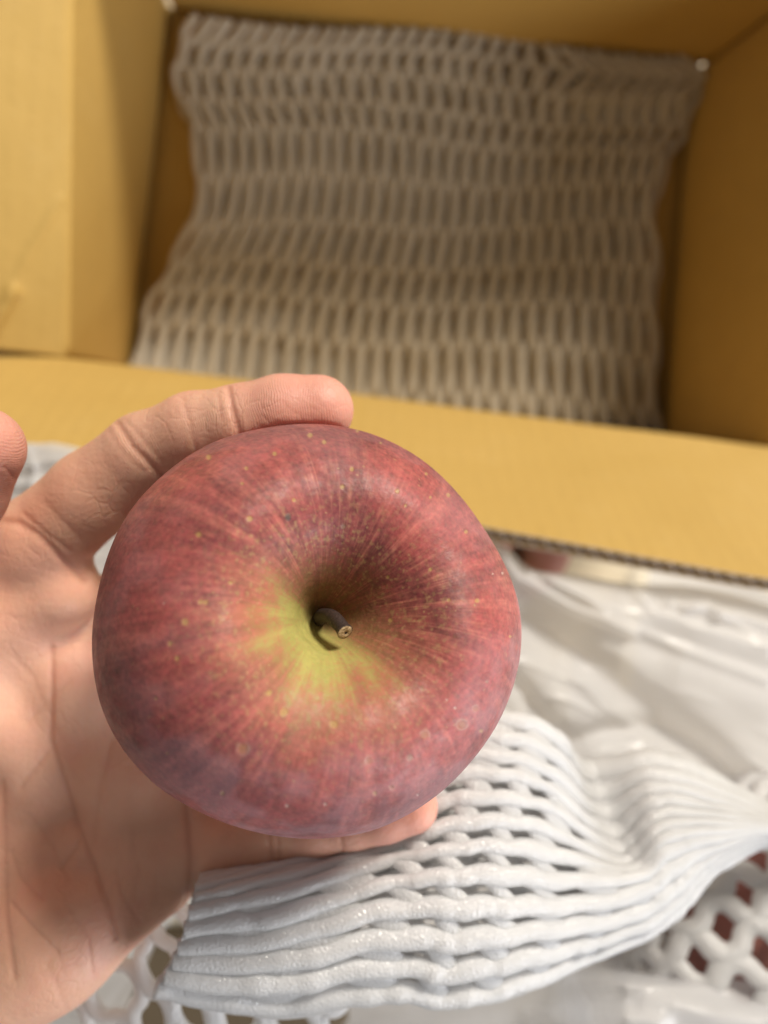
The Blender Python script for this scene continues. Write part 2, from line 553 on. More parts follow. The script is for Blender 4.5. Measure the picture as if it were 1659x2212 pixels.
def join(parts):
    vs, fs, o = [], [], 0
    for v, f in parts:
        vs.append(v); fs.append(f + o); o += len(v)
    return np.concatenate(vs), np.concatenate(fs)


# the flattened net on the box floor: its outline is where the photograph shows its edges
LT = [(-40, 405, 40), (100, 388, 100), (190, 392, 190), (290, 428, 285), (450, 425, 450), (570, 372, 570), (660, 330, 660), (780, 292, 780), (980, 262, 985)]
LB = [(1130, 95), (1462, 170), (1470, 255), (1405, 330), (1392, 450), (1402, 570), (1402, 700), (1418, 850), (1432, 1010)]
left = np.array([(a[1], a[2]) for a in LT], float); right = np.array([(1470, 120), (1468, 180), (1468, 270), (1424, 350), (1408, 455), (1414, 580), (1410, 710), (1418, 860), (1436, 1040)], float)
left[0] = (430, 32)


def liner(zb, sx, sy):
    def S(u, v):
        u = np.asarray(u); v = np.asarray(v)
        a = catmull(left, u * 8); b = catmull(right, u * 8)
        q = a - np.array([10, 0]) + (b - a + np.array([14, 0])) * v[..., None]
        x = q[..., 0] + sx; y = q[..., 1] + sy
        # the top right corner is folded over: the strands there bend into chevrons
        k = sstep(.66, .78, v) * sstep(.26, .16, u)
        x = x + k * 60 * (1 - np.abs(u - .10) / .10)
        y = y + 10 * np.sin(v * 9 + u * 5)
        z = zb + .010 * (fbm(np.stack([u * 4, v * 4, u * 0 + zb * 99], -1), 3) - .4) + k * .006
        z = z + .02 * sstep(.80, 1.0, u) * sstep(.25, 0, v)
        d = np.stack([(x - CX) / FPX, (CY - y) / FPX, -np.ones_like(x)], -1) @ RM.T
        t = (z - CAM_LOC[2]) / d[..., 2]
        return CAM_LOC + d * t[..., None]
    return S


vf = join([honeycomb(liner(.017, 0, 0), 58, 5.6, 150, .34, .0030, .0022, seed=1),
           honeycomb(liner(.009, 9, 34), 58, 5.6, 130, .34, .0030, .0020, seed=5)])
net = mesh_obj('foam_net', *vf, mat_foam('bounce_tinted_white_foam', .84, (1, .94, .81)))  # white foam, the box's warm dim bounce light put into its tint
tag(net, 'flattened white foam net lining the bottom of the cardboard box', 'foam net')

# the loose sleeve in front: ridges a to k, traced from the left cut end to the right, as (px, py, depth in cm)
rowsA = {
    'C0': [(434, 1896, 20.6), (432, 1899, 20.2), (430, 1903, 19.8), (426, 1912, 19.5), (420, 1926, 19.3), (412, 1956, 19.1), (402, 1996, 19.0), (388, 2040, 19.0), (368, 2080, 19.1), (346, 2118, 19.3), (330, 2140, 19.9)],
    'C05': [(640, 1835, 21.6), (638, 1842, 21.1), (636, 1850, 20.7), (632, 1858, 20.3), (628, 1872, 19.9), (622, 1906, 19.5), (618, 1958, 19.3), (612, 2020, 19.3), (604, 2080, 19.4), (592, 2140, 19.7), (580, 2196, 20.6)],
    'C1': [(830, 1660, 22.4), (830, 1700, 21.9), (830, 1745, 21.5), (830, 1790, 21.1), (830, 1818, 20.6), (830, 1844, 20.2), (830, 1895, 19.8), (830, 1957, 19.6), (830, 2036, 19.6), (830, 2102, 19.9), (830, 2168, 20.4)],
    'C2': [(955, 1545, 22.2), (955, 1590, 21.7), (955, 1636, 21.3), (955, 1690, 20.9), (955, 1748, 20.5), (950, 1816, 20.1), (955, 1876, 19.8), (978, 1951, 19.7), (980, 2041, 19.8), (980, 2121, 20.2), (980, 2178, 20.8)],
    'C3': [(1080, 1530, 22.3), (1080, 1581, 21.7), (1080, 1631, 21.3), (1088, 1680, 21.0), (1080, 1738, 20.7), (1070, 1801, 20.4), (1080, 1871, 20.2), (1105, 1951, 20.2), (1130, 2021, 20.4), (1130, 2086, 20.8), (1130, 2146, 21.4)],
    'C4': [(1190, 1568, 23.2), (1190, 1614, 22.5), (1190, 1666, 22.1), (1190, 1711, 21.8), (1194, 1761, 21.5), (1180, 1816, 21.2), (1205, 1886, 21.1), (1230, 1949, 21.2), (1255, 2001, 21.5), (1255, 2050, 21.9), (1244, 2086, 22.5)],
    'C5': [(1256, 1640, 25.2), (1276, 1700, 24.6), (1296, 1752, 24.2), (1316, 1802, 23.7), (1331, 1840, 23.2), (1350, 1873, 22.7), (1376, 1886, 22.3), (1386, 1920, 22.3), (1381, 1971, 22.5), (1396, 1998, 22.9), (1396, 2016, 23.5)],
    'C6': [(1404, 1624, 25.2), (1404, 1664, 24.4), (1409, 1700, 23.9), (1414, 1736, 23.5), (1420, 1771, 23.2), (1430, 1801, 22.9), (1440, 1831, 22.8), (1450, 1871, 22.9), (1460, 1916, 23.2), (1470, 1941, 23.6), (1476, 1956, 24.2)],
    'C7': [(1530, 1668, 26.2), (1530, 1696, 25.2), (1530, 1721, 24.6), (1530, 1746, 24.2), (1534, 1766, 23.9), (1540, 1786, 23.7), (1546, 1806, 23.6), (1550, 1826, 23.7), (1550, 1846, 23.9), (1550, 1861, 24.3), (1550, 1874, 24.9)],
    'C8': [(1690, 1764, 27.6), (1690, 1772, 26.8), (1690, 1779, 26.2), (1690, 1785, 25.8), (1690, 1790, 25.6), (1690, 1795, 25.5), (1690, 1799, 25.5), (1690, 1803, 25.6), (1690, 1808, 25.8), (1690, 1813, 26.2), (1690, 1818, 26.8)],
    'C9': [(1860, 1850, 29.0), (1860, 1854, 28.4), (1860, 1858, 28.0), (1860, 1862, 27.7), (1860, 1866, 27.5), (1860, 1870, 27.5), (1860, 1874, 27.5), (1860, 1878, 27.7), (1860, 1882, 28.0), (1860, 1886, 28.4), (1860, 1890, 29.0)],
}
GA = np.array(list(rowsA.values()), float)
GA = P(GA[..., 0], GA[..., 1], GA[..., 2] / 100)
mid = GA.mean(1, keepdims=True)
view = GA - CAM_LOC; view /= np.linalg.norm(view, axis=-1, keepdims=True)
bell = np.sin(np.linspace(0, np.pi, GA.shape[1]))[None, :, None]
GB = (GA + view * .016 * bell + view * .002)


def SA(u, v):
    return catmull2(GA, u * (GA.shape[0] - 1), v * (GA.shape[1] - 1))


def SB(u, v):
    return catmull2(GB, u * (GB.shape[0] - 1), v * (GB.shape[1] - 1))


def sleeve(S, rows, m, period, rn, seed, gap, view_sign, k=12):
    """ridges along u; slightly sunken webs tie each ridge to the next and leave slanting lens-shaped holes between them"""
    i = np.arange(rows)[:, None]; u = np.linspace(0.0, 1, m)[None, :]
    ph = (u / period + i * .17) * 2 * np.pi
    v = (i + .5 + .045 * np.sin(ph) + .10 * (vnoise(np.stack([u * 9 + 0 * i, i + 0 * u, 0 * u + 0 * i + seed], -1)) - .5)) / rows
    U = np.broadcast_to(u, v.shape)
    U = U + .006 * (vnoise(np.stack([i * 3.1 + 0 * u, i * 0. + 0 * u, i * 0. + seed + 0 * u], -1)) - .5) * (1 - U)
    p = S(U, v); n = surf_normals(S, U, v)

    def spacing(U, v):
        return np.clip(np.linalg.norm(S(U, v + .25 / rows) - S(U, v - .25 / rows), axis=-1) * 2, .0030, .0105)
    sp_ = spacing(U, v); op = gap(U, v)
    fl = 1 + .12 * (vnoise(np.stack([U * 60, i * 2.3 + 0 * U, 0 * U + seed], -1)) - .5) * 2
    A = tubes(p, n, (.50 - .175 * op) * sp_ * fl, rn * fl * np.clip(sp_ / .0065, .65, 1.1), k)
    nt, ns = 9, 9
    t = np.linspace(0, 1, nt)[:, None]; sw = np.linspace(-1, 1, ns)[None, :]
    parts = [A]
    gf = grid_faces(nt, ns); base = 0; VV, FF = [], []
    us, vs = [], []
    for r in range(rows - 1):
        j = 0
        while (j - (r * .17) % 1) * period < 1.05:
            u0 = (j - (r * .17) % 1 + .10 * (random.random() - .5)) * period; j += 1
            vk = (r + .5 + t) / rows + 0 * sw
            uc = u0 + (t - .5) * .42 * period
            o = gap(np.clip(uc, 0, 1), (r + .5 + t) / rows)
            hwu = period * (.55 - .31 * o) * (1 + .45 * o * (2 * t - 1) ** 2) * random.uniform(.88, 1.12)
            us.append(np.clip(uc + sw * hwu, 0, 1)); vs.append(vk)
    us = np.array(us); vs = np.array(vs)
    q = S(us, vs); nq = surf_normals(S, us, vs)
    prof = rn * .70 * np.sqrt(np.clip(1 - sw ** 2, 0, 1))[None, ..., None] * (1 - .25 * np.sin(np.pi * t))[None, ..., None]
    mid_ = q - nq * view_sign * rn * .18
    for sg in (1, -1):
        V_s = (mid_ + sg * nq * prof).reshape(-1, 3)
        F_s = (gf[None] + (np.arange(len(us)) * nt * ns)[:, None, None]).reshape(-1, 4)
        parts.append((V_s, F_s if sg > 0 else F_s[:, ::-1]))
    return join(parts)


SGN = float(np.sign(surf_normals(SA, np.array([.4]), np.array([.5]))[0] @ (CAM_LOC - SA(np.array([.4]), np.array([.5]))[0])))


def gapA(u, v):
    return np.clip((sstep(.10, .26, u) * sstep(.64, .50, u) + .45 * sstep(.02, .10, u) * sstep(.3, .1, u)) * (.55 + .45 * sstep(.2, .45, v)), 0, 1)


vf = join([sleeve(SA, 12, 560, .080, .0024, 3, gapA, SGN), sleeve(SB, 12, 260, .083, .0022, 9, lambda u, v: .35 + 0 * u * v, SGN)])
sA = mesh_obj('foam_sleeve', *vf, M_FOAM)
tag(sA, 'large ridged white foam sleeve lying flattened in front of the held apple', 'foam sleeve', 'white foam fruit sleeves')

# ------------------------------------------------------------------ apples
PROF = np.array([(0, .75), (.10, .77), (.26, .92), (.44, 1.32), (.74, 2.00), (1.18, 2.70), (1.72, 3.20), (2.3, 3.42), (2.9, 3.32),
                 (3.55, 2.90), (4.15, 2.15), (4.58, 1.15), (4.75, 0.05), (4.62, -1.05), (4.22, -2.1), (3.55, -3.0), (2.75, -3.6), (2.0, -3.8),
                 (1.4, -3.65), (.85, -3.3), (.4, -3.05), (0, -3.0)], float)


def bspline(c, t):
    n = len(c); e = np.concatenate([[2 * c[0] - c[1]], c, [2 * c[-1] - c[-2]]])
    t = np.clip(t, 0, n - 1 - 1e-9); i = np.floor(t).astype(int); f = (t - i)[:, None]
    return ((1 - f) ** 3 * e[i] + (3 * f ** 3 - 6 * f ** 2 + 4) * e[i + 1] + (-3 * f ** 3 + 3 * f ** 2 + 3 * f + 1) * e[i + 2] + f ** 3 * e[i + 3]) / 6


def apple_shape(nu, nv, seed, dense_top=True):
    t = np.linspace(0, 1, nv)
    if dense_top: t = np.where(t < .72, t / .72 * .64, .64 + (t - .72) / .28 * .36)
    pr = bspline(PROF, t * (len(PROF) - 1)); pr[0, 0] = pr[-1, 0] = 0
    az = np.arange(nu) / nu * 2 * np.pi
    r, z = np.meshgrid(pr[:, 0], np.ones(nu))[0], np.meshgrid(pr[:, 1], np.ones(nu))[0]
    A = az[:, None]
    k = r / 4.75
    s = seed
    mod = 1 + k * (.012 * np.cos(2 * A + s) + .010 * np.cos(3 * A + 1.3 * s) + .009 * np.cos(5 * A + .7 * s))
    zz = z + .10 * np.cos(A * 2 + s) * np.exp(-((r - 2.3) / 1.1) ** 2) * (z > 0) + .07 * np.cos(A * 5 + s) * np.exp(-((r - 2.4) / .9) ** 2) * (z > 0) + .16 * np.cos(A + 2.2) * k
    x = r * mod * np.cos(A); y = r * mod * np.sin(A)
    b = .012 * (fbm(np.stack([x * .5, y * .5, zz * .5 + s], -1), 2) - .5) * 2
    arc = np.concatenate([[0], np.cumsum(np.hypot(np.diff(pr[:, 0]), np.diff(pr[:, 1])))])
    return np.stack([x * (1 + b), y * (1 + b), zz], -1), A + 0 * r, r, np.broadcast_to(arc[None], r.shape)


def frame(axis, ref):
    z = axis / np.linalg.norm(axis); x = np.cross(ref, z); x /= np.linalg.norm(x)
    return np.stack([x, np.cross(z, x), z], 1)


def apple_colours(loc, A, r, arc, seed, cx=0., cy=0.):
    x, y, z = loc[..., 0], loc[..., 1], loc[..., 2]
    st = fbm(np.stack([np.cos(A) * 6, np.sin(A) * 6, arc * .7 + seed], -1), 3, 3)
    st2 = fbm(np.stack([np.cos(A) * 26, np.sin(A) * 26, arc * .95 + seed], -1), 3, 9)
    st3 = fbm(np.stack([np.cos(A) * 75, np.sin(A) * 75, arc * 1.5 + seed], -1), 3, 21)
    blot = fbm(np.stack([x * .55, y * .55, z * .55 + seed], -1), 4, 31)
    mott = fbm(np.stack([x * 4, y * 4, z * 4 + seed], -1), 4, 41)
    fine = fbm(np.stack([x * 14, y * 14, z * 14 + seed], -1), 3, 47)
    red = np.array([.38, .068, .066]); deep = np.array([.20, .036, .044]); pink = np.array([.50, .135, .110]); tan = np.array([.54, .27, .15])
    c = red + (deep - red) * sstep(.40, .66, blot * .6 + st * .4)[..., None]
    c = c + (pink - c) * (sstep(.48, .74, st2 * .6 + st * .4) * .55)[..., None]
    c = c + (tan - c) * (sstep(.48, .78, st3 * .5 + st2 * .2 + mott * .3) * (.08 + .30 * sstep(.42, .65, blot)) * sstep(4.9, 2.4, r))[..., None]
    c = c * (.86 + .40 * (mott - .5) + .9 * (fine - .5) + .42 * (st3 - .5) + .25 * (st2 - .5))[..., None]
    # ground colour round the stem cavity, darkened at upper right for the shade there
    rr = np.hypot(x - cx, y - cy)
    yg = sstep(1.70, .35, rr + .55 * (st2 - .5) + .9 * (st - .5) + .7 * (mott - .5) + .8 * (fine - .5) + .3 * (st3 - .5)) * (z > 0)
    och = np.array([.27, .16, .065]); green = np.array([.47, .46, .13])
    gy = och + (green - och) * sstep(.30, .75, fbm(np.stack([x * .9 - .5, y * .9, z * 0 + seed], -1), 2, 55) * .35 + .70 * sstep(.5, -1.2, y * .9 + .8 * x))[..., None]
    gy = gy * (1 + .4 * (mott - .5) + .3 * (fine - .5))[..., None]
    c = c + (gy - c) * (yg * .95)[..., None]
    halo = sstep(2.7, .9, rr + 1.2 * (st - .5) + .5 * (st2 - .5)) * (z > 0) * sstep(1.5, -1.0, y * .9 + .6 * x)
    c = c + (np.array([.50, .30, .11]) - c) * (halo * .38 * (1 - yg))[..., None]
    # russet specks at the rim of the ground colour
    rus = sstep(.55, .75, fbm(np.stack([x * 16, y * 16, z * 16], -1), 3, 77)) * np.exp(-((rr - 1.8) / .8) ** 2) * (z > 0)
    c = c + (np.array([.42, .30, .12]) - c) * (rus * .45)[..., None]
    return np.clip(c, 0, 1)


AP_C = camp(675, 1345, .1735)                     # centre of the held apple, camera axes
vdir = -AP_C / np.linalg.norm(AP_C)
axis_c = vdir + np.array([.20, .10, 0]); axis_c /= np.linalg.norm(axis_c)
FR = frame(axis_c, np.array([0, 1., 0]))          # local x right, y up in the picture
NU, NV = 860, 420
loc, AA, rr_, arc_ = apple_shape(NU, NV, 1.0)
APS = .01 * 4.865 / 4.75
loc[..., 1] *= .972
ap_cam = (loc * APS) @ FR.T + AP_C
ap_w = c2w(ap_cam)
px, py, pz = w2px(ap_w)
pig = apple_colours(loc, AA, rr_, arc_, 2.0, -.35, -.45)
# lenticels and scars where the photograph shows them: (x, y, radius, kind) on a 1659 px picture of the apple
DOTS = [(850, 105, 12, 0), (900, 130, 10, 0), (720, 172, 10, 0), (617, 225, 8, 0), (1000, 228, 9, 0), (602, 280, 6, 0), (965, 293, 11, 0), (790, 340, 9, 0),
        (630, 408, 11, 0), (445, 465, 11, 0), (970, 436, 10, 3), (450, 710, 10, 0), (470, 712, 9, 0), (395, 780, 13, 0), (340, 862, 10, 0), (320, 714, 5, 2), (367, 915, 9, 0),
        (1350, 322, 8, 0), (1195, 360, 7, 0), (1165, 308, 8, 0), (1285, 330, 6, 0), (1130, 620, 8, 0), (1352, 702, 8, 0), (1455, 705, 10, 0), (1140, 775, 8, 0),
        (605, 1243, 20, 1), (935, 1155, 17, 0), (1265, 1192, 16, 1), (1400, 1155, 20, 1), (1450, 1097, 12, 1), (1470, 1178, 9, 0), (1375, 1095, 6, 2), (1213, 1275, 14, 3),
        (1145, 1383, 9, 1), (1085, 1405, 9, 0), (905, 1443, 7, 2), (765, 1450, 7, 2), (700, 1040, 12, 0), (530, 1405, 8, 0), (770, 402, 14, 4), (1490, 1000, 8, 3),
        (1575, 835, 7, 0), (1512, 608, 5, 2), (1547, 605, 5, 2), (330, 1260, 6, 0), (290, 1060, 7, 0), (755, 1110, 16, 0), (480, 185, 12, 0), (1020, 90, 6, 0), (1105, 133, 6, 0),
        (1190, 150, 7, 0), (1265, 195, 7, 0), (1240, 1410, 5, 2), (560, 640, 7, 0), (1285, 592, 8, 0), (1415, 455, 8, 0), (1270, 245, 6, 0), (1060, 1285, 14, 1), (1345, 1065, 5, 2)]
relief = np.zeros_like(px); front = (loc[..., 2] > -1.2)
wob = fbm(np.stack([px * .05, py * .05, px * 0], -1), 3, 5)
for dx, dy, rad, kind in DOTS:
    ex, ey = 164.6 + dx * .5952, 877.8 + dy * .5952; rad = rad * .5952 * 1.05
    d = np.hypot((px - ex), (py - ey)) * (1 + .9 * (wob - .5)); m = front & (d < rad * 2.2)
    if not m.any(): continue
    core = sstep(rad * 1.05, rad * .45, d) * front
    colr = [(.50, .36, .10), (.36, .17, .07), (.66, .50, .42), (.30, .24, .15), (.055, .045, .040)][kind]
    pig = pig + (np.array(colr) - pig) * (core * (.95 if kind == 4 else .62 if kind != 3 else .45))[..., None]
    if kind in (0, 1):
        cen = sstep(rad * .5, rad * .15, d) * front
        pig = pig + (np.array((.30, .13, .06)) - pig) * (cen * .25)[..., None]
    if kind == 1:
        ring = np.exp(-((d - rad * 1.05) / (rad * .22)) ** 2) * front * sstep(.3, .6, wob)
        pig = pig + (np.array((.60, .46, .32)) - pig) * (ring * .35)[..., None]
    relief += core * (.15 if kind != 4 else -.4)
for k in range(330):
    i, j = rng.integers(NU), rng.integers(60, NV - 90); q = loc[i, j]
    rad = rng.uniform(.014, .042); d = np.linalg.norm(loc - q, axis=-1); core = sstep(rad, rad * .4, d)
    pig = pig + (np.array((.47, .30, .14)) - pig) * (core * rng.uniform(.25, .7))[..., None]
bl = fbm(np.stack([loc[..., 0] * 1.1, loc[..., 1] * 1.1, loc[..., 2] * 1.1], -1), 4, 91)
bloom = np.clip(sstep(1.6, 4.4, rr_) * (.35 + 1.3 * sstep(.35, .7, bl)), 0, 1)
bloom *= .45 + .55 * sstep(.55, -.6, (loc[..., 1] - .5 * loc[..., 0]) / 4.75)
apple = empty('apple')
tag(apple, 'red apple with a yellow green stem hollow held in the open hand', 'apple')
V = ap_w.reshape(-1, 3)
mesh_obj('skin', V, grid_faces(NU, NV, True), M_APPLE, apple, attrs={'pigment': pig.reshape(-1, 3), 'bloom': bloom.ravel(), 'relief': relief.ravel()})


def loc2w(q):
    return c2w((np.asarray(q) * APS) @ FR.T + AP_C)


# stem
sp = np.array([(0, 0, .7), (-.04, .02, 1.35), (.0, -.04, 1.85), (.10, -.22, 2.22), (.17, -.42, 2.42)])
ts = np.linspace(0, 4, 40); path = catmull(sp, ts)
n0 = np.tile(np.array([1., .2, 0]), (40, 1))
rad = .150 + .012 * np.sin(ts * 3) + .03 * sstep(2.6, 4, ts)
sv, sf = tubes(path[None], n0[None], rad[None], (rad * .92)[None], 18)
sv = sv + .022 * (fbm(sv * np.array([9, 9, 1.5]), 3, 8) - .5)[:, None]
stem = mesh_obj('stem', loc2w(sv), sf, M_STEM, apple)
T = path[-1] - path[-2]; T /= np.linalg.norm(T); Fc = frame(T, np.array([0, 1., 0]))
nr, na = 8, 24
R_, A_ = np.meshgrid(np.linspace(.0, .162, nr), np.arange(na) / na * 6.2832, indexing='ij')
cz = .012 + .018 * (fbm(np.stack([R_ * np.cos(A_) * 22, R_ * np.sin(A_) * 22, R_ * 0], -1), 3, 4) - .3) - .06 * np.exp(-((np.hypot(R_ * np.cos(A_) - .03, R_ * np.sin(A_) + .02)) / .03) ** 2) - .03 * sstep(.135, .162, R_)
cl = np.stack([R_ * np.cos(A_), R_ * np.sin(A_), cz], -1) @ Fc.T + path[-1]
cf = np.concatenate([grid_faces(nr, na), np.stack([np.arange(nr - 1) * na + na - 1, np.arange(1, nr) * na + na - 1, np.arange(1, nr) * na, np.arange(nr - 1) * na], 1)])
mesh_obj('cut_end', loc2w(cl.reshape(-1, 3)), cf, M_CUT, stem)


def plain_apple(label, centre_w, axis, radius, seed, parent_group=None):
    l, a, r, arc = apple_shape(160, 90, seed, False)
    f = frame(np.asarray(axis, float), np.array([0, 1., 0]))
    w = (l * radius / 4.75) @ f.T + centre_w
    c = apple_colours(l, a, r, arc, seed)
    c = c + (np.array([.46, .22, .15]) - c) * .5
    r0 = empty('apple')
    mesh_obj('skin', w.reshape(-1, 3), grid_faces(160, 90, True), M_APPLE, r0, attrs={'pigment': c.reshape(-1, 3), 'bloom': (r * 0 + .3).ravel(), 'relief': (r * 0).ravel()})
    sv, sf = tubes(path[None], n0[None], rad[None], rad[None], 8)
    mesh_obj('stem', (sv * radius / 4.75) @ f.T + centre_w, sf, M_STEM, r0)
    return tag(r0, label, 'apple')


cB = P(1655, 1990, .325)
plain_apple('reddish apple wrapped inside the blurred foam net at the lower right', cB, (.3, .2, 1), .043, 4.0)
cT = P(1105, 1172, .53)
plain_apple('red apple mostly hidden under the front cardboard flap', cT, (.1, -.3, 1), .043, 6.0)


def ball_net(c, rx, axis, strands, cells, m, rw, rn, seed, u0=.08, u1=.92, fr=None):
    F = frame(np.asarray(axis, float), np.array([.2, .3, 1.]))

    def S(u, v):
        th = (u0 + (u1 - u0) * np.asarray(u)) * np.pi; ph = np.asarray(v) * 2 * np.pi
        s = rx * (1 + .03 * np.sin(3 * ph + seed) + .05 * np.sin(th * 5 + seed))
        q = np.stack([np.sin(th) * np.cos(ph) * s, np.sin(th) * np.sin(ph) * s, np.cos(th) * s * 1.25], -1)
        return q @ F.T + c
    return honeycomb(S, strands, cells, m, .38, rw, rn, seed=seed, jit=.26, pw=.72)


axB = P(1700, 1990, .325) - P(1620, 2005, .325)
vf = ball_net(cB, .0560, axB, 29, 7.6, 210, .0040, .0028, 2)
sB = mesh_obj('foam_sleeve', *vf, M_FOAM)
tag(sB, 'blurred white foam net wrapped round a red apple at the lower right', 'foam sleeve', 'white foam fruit sleeves')

# a third sleeve below the wrist, its net pulled open
CC = np.array([[(60, 2080, 24.0), (120, 2195, 23.6), (190, 2300, 23.6), (250, 2420, 24)],
               [(190, 1990, 23.4), (255, 2110, 22.9), (300, 2215, 22.9), (340, 2350, 23.4)],
               [(330, 1945, 23.0), (365, 2070, 22.6), (395, 2190, 22.6), (420, 2330, 23)],
               [(450, 1985, 23.0), (470, 2085, 22.7), (490, 2190, 22.8), (510, 2330, 23.2)],
               [(600, 2030, 23.4), (610, 2110, 23.2), (620, 2200, 23.2), (640, 2330, 23.6)],
               [(740, 2070, 24.2), (740, 2140, 24), (745, 2220, 24), (750, 2330, 24.4)]], float)
GC = P(CC[..., 0], CC[..., 1], CC[..., 2] / 100).transpose(1, 0, 2)
vf = honeycomb(lambda u, v: catmull2(GC, u * 3, v * 5), 11, 1.9, 70, .43, .0026, .0022, seed=8)
sC = mesh_obj('foam_sleeve', *vf, M_FOAM)
tag(sC, 'white foam net with wide open holes below the heel of the hand', 'foam sleeve', 'white foam fruit sleeves')

# a piece of brown board on the table under the open net
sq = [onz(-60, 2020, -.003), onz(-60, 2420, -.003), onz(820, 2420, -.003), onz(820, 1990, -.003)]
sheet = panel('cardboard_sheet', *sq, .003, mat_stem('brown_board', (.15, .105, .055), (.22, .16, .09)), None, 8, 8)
tag(sheet, 'brown board on the table seen through the open net below the hand', 'cardboard')

# ------------------------------------------------------------------ plastic bag: a milky film heaped in front of the box
top = np.array([(-420, 980), (-200, 935), (60, 957), (150, 963), (420, 1040), (760, 1110), (1000, 1160), (1085, 1178), (1150, 1230), (1255, 1243), (1355, 1260), (1480, 1266), (1580, 1284), (1659, 1308), (1760, 1335), (1960, 1390)], float)
nbu, nbv = 420, 360
tu = np.linspace(0, len(top) - 1, nbu)
te = catmull(top, tu)
V_ = np.linspace(0, 1, nbv)
BX = te[:, 0][:, None] + 0 * V_[None]
BY = te[:, 1][:, None] + V_[None] * (2560 - te[:, 1][:, None])
BZ = .352 - .014 * sstep(0, .5, V_)[None] + .0 * BX
BZ = BZ + .006 * (1 - V_[None]) ** 60
ridges = [  # path, height toward the lens in m, width in px
    ([(1085, 1190), (1115, 1245), (1240, 1315), (1365, 1368)], .012, 10), ([(1150, 1235), (1260, 1290), (1330, 1340), (1470, 1400), (1659, 1470)], .008, 12),
    ([(1200, 1250), (1350, 1320), (1560, 1390), (1700, 1430)], .010, 20), ([(1380, 1280), (1420, 1320), (1500, 1350), (1660, 1400)], .008, 12),
    ([(1450, 1305), (1600, 1330), (1700, 1370)], .008, 12), ([(1480, 1320), (1530, 1300), (1560, 1330)], .006, 8), ([(1560, 1330), (1659, 1390)], .006, 9),
    ([(1130, 1340), (1300, 1450), (1440, 1560), (1540, 1640), (1680, 1770)], -.016, 38),
    ([(1120, 1400), (1220, 1530), (1290, 1600)], .010, 40), ([(1080, 1440), (1180, 1560)], -.008, 16), ([(1210, 1420), (1310, 1530), (1380, 1580)], .006, 14),
    ([(1230, 1600), (1330, 1575), (1420, 1572), (1520, 1625), (1600, 1690)], -.012, 22),
    ([(1300, 1420), (1480, 1540), (1660, 1700)], .012, 60), ([(1480, 1440), (1660, 1520)], .010, 40),
    ([(1250, 2180), (1450, 2120), (1660, 2140)], -.012, 40), ([(1150, 2205), (1300, 2190), (1420, 2212)], .012, 22), ([(1400, 2160), (1660, 2200)], .008, 26),
    ([(40, 1010), (110, 995), (170, 1000)], .006, 10), ([(20, 1050), (90, 1045), (140, 1050)], .007, 9), ([(60, 975), (75, 1020), (60, 1070)], .005, 8)]
for pth, a, w in ridges:
    d = seg_dist(BX, BY, pth)
    BZ = BZ - a * (.42 if a > 0 else .6) * np.exp(-(d / (w * 1.15)) ** 2)
BZ = BZ - .004 * (fbm(np.stack([BX / 260, BY / 150, BX * 0], -1), 2, 3) - .5) * 2
rdg = 1 - np.abs(2 * fbm(np.stack([BX / 300 + BY / 400, BY / 80 - BX / 160, BX * 0], -1), 2, 13) - 1)
BZ = BZ - .0018 * rdg ** 5 * sstep(.35, .6, fbm(np.stack([BX / 300, BY / 300, BX * 0], -1), 2, 23))
# where the film must clear other things
BZ = np.where((BX > 1150) & (BY > 1750), np.maximum(BZ, BZ), BZ)
# the hollow the wrapped apple lies in, the outer rim falling to the table
dB = np.hypot(BX - 1640, BY - 1985)
BZ = BZ + .012 * sstep(250, 120, dB) - .074 * sstep(2060, 2135, BY) * sstep(1180, 1360, BX) - .020 * sstep(420, 260, BX) * sstep(1500, 1200, BY)
bag_w = P(BX, BY, BZ)
edge = np.maximum(sstep(-190, -420, BX), np.maximum(sstep(1790, 1960, BX), sstep(2320, 2560, BY)))
bag_w[..., 2] = bag_w[..., 2] * (1 - edge) + .004 * edge
bf = grid_faces(nbu, nbv)
fx = BX.ravel()[bf].mean(1); fy = BY.ravel()[bf].mean(1)
wav = 18 * np.sin(fx / 23) + 14 * np.sin(fy / 31)
bf = bf[~((fx > 175 + wav) & (fx < 720 + wav) & (fy > 1985 + wav))]
bag = mesh_obj('plastic_bag', bag_w.reshape(-1, 3), bf, M_FILM)
tag(bag, 'crumpled milky white plastic bag spread in front of the box', 'plastic bag')

# ------------------------------------------------------------------ hand (built in camera axes, centimetres)
def HP(u, v, z): return camp(u, v, z)


def cone(p, a, b, ra, rb):
    ba = b - a; L2 = ba @ ba
    t = np.clip(((p - a) @ ba) / L2, 0, 1)
    return np.linalg.norm(p - a - t[..., None] * ba, axis=-1) - (ra + (rb - ra) * t)


def smin(a, b, k):
    h = np.clip(.5 + .5 * (b - a) / k, 0, 1)
    return b + (a - b) * h - k * h * (1 - h)


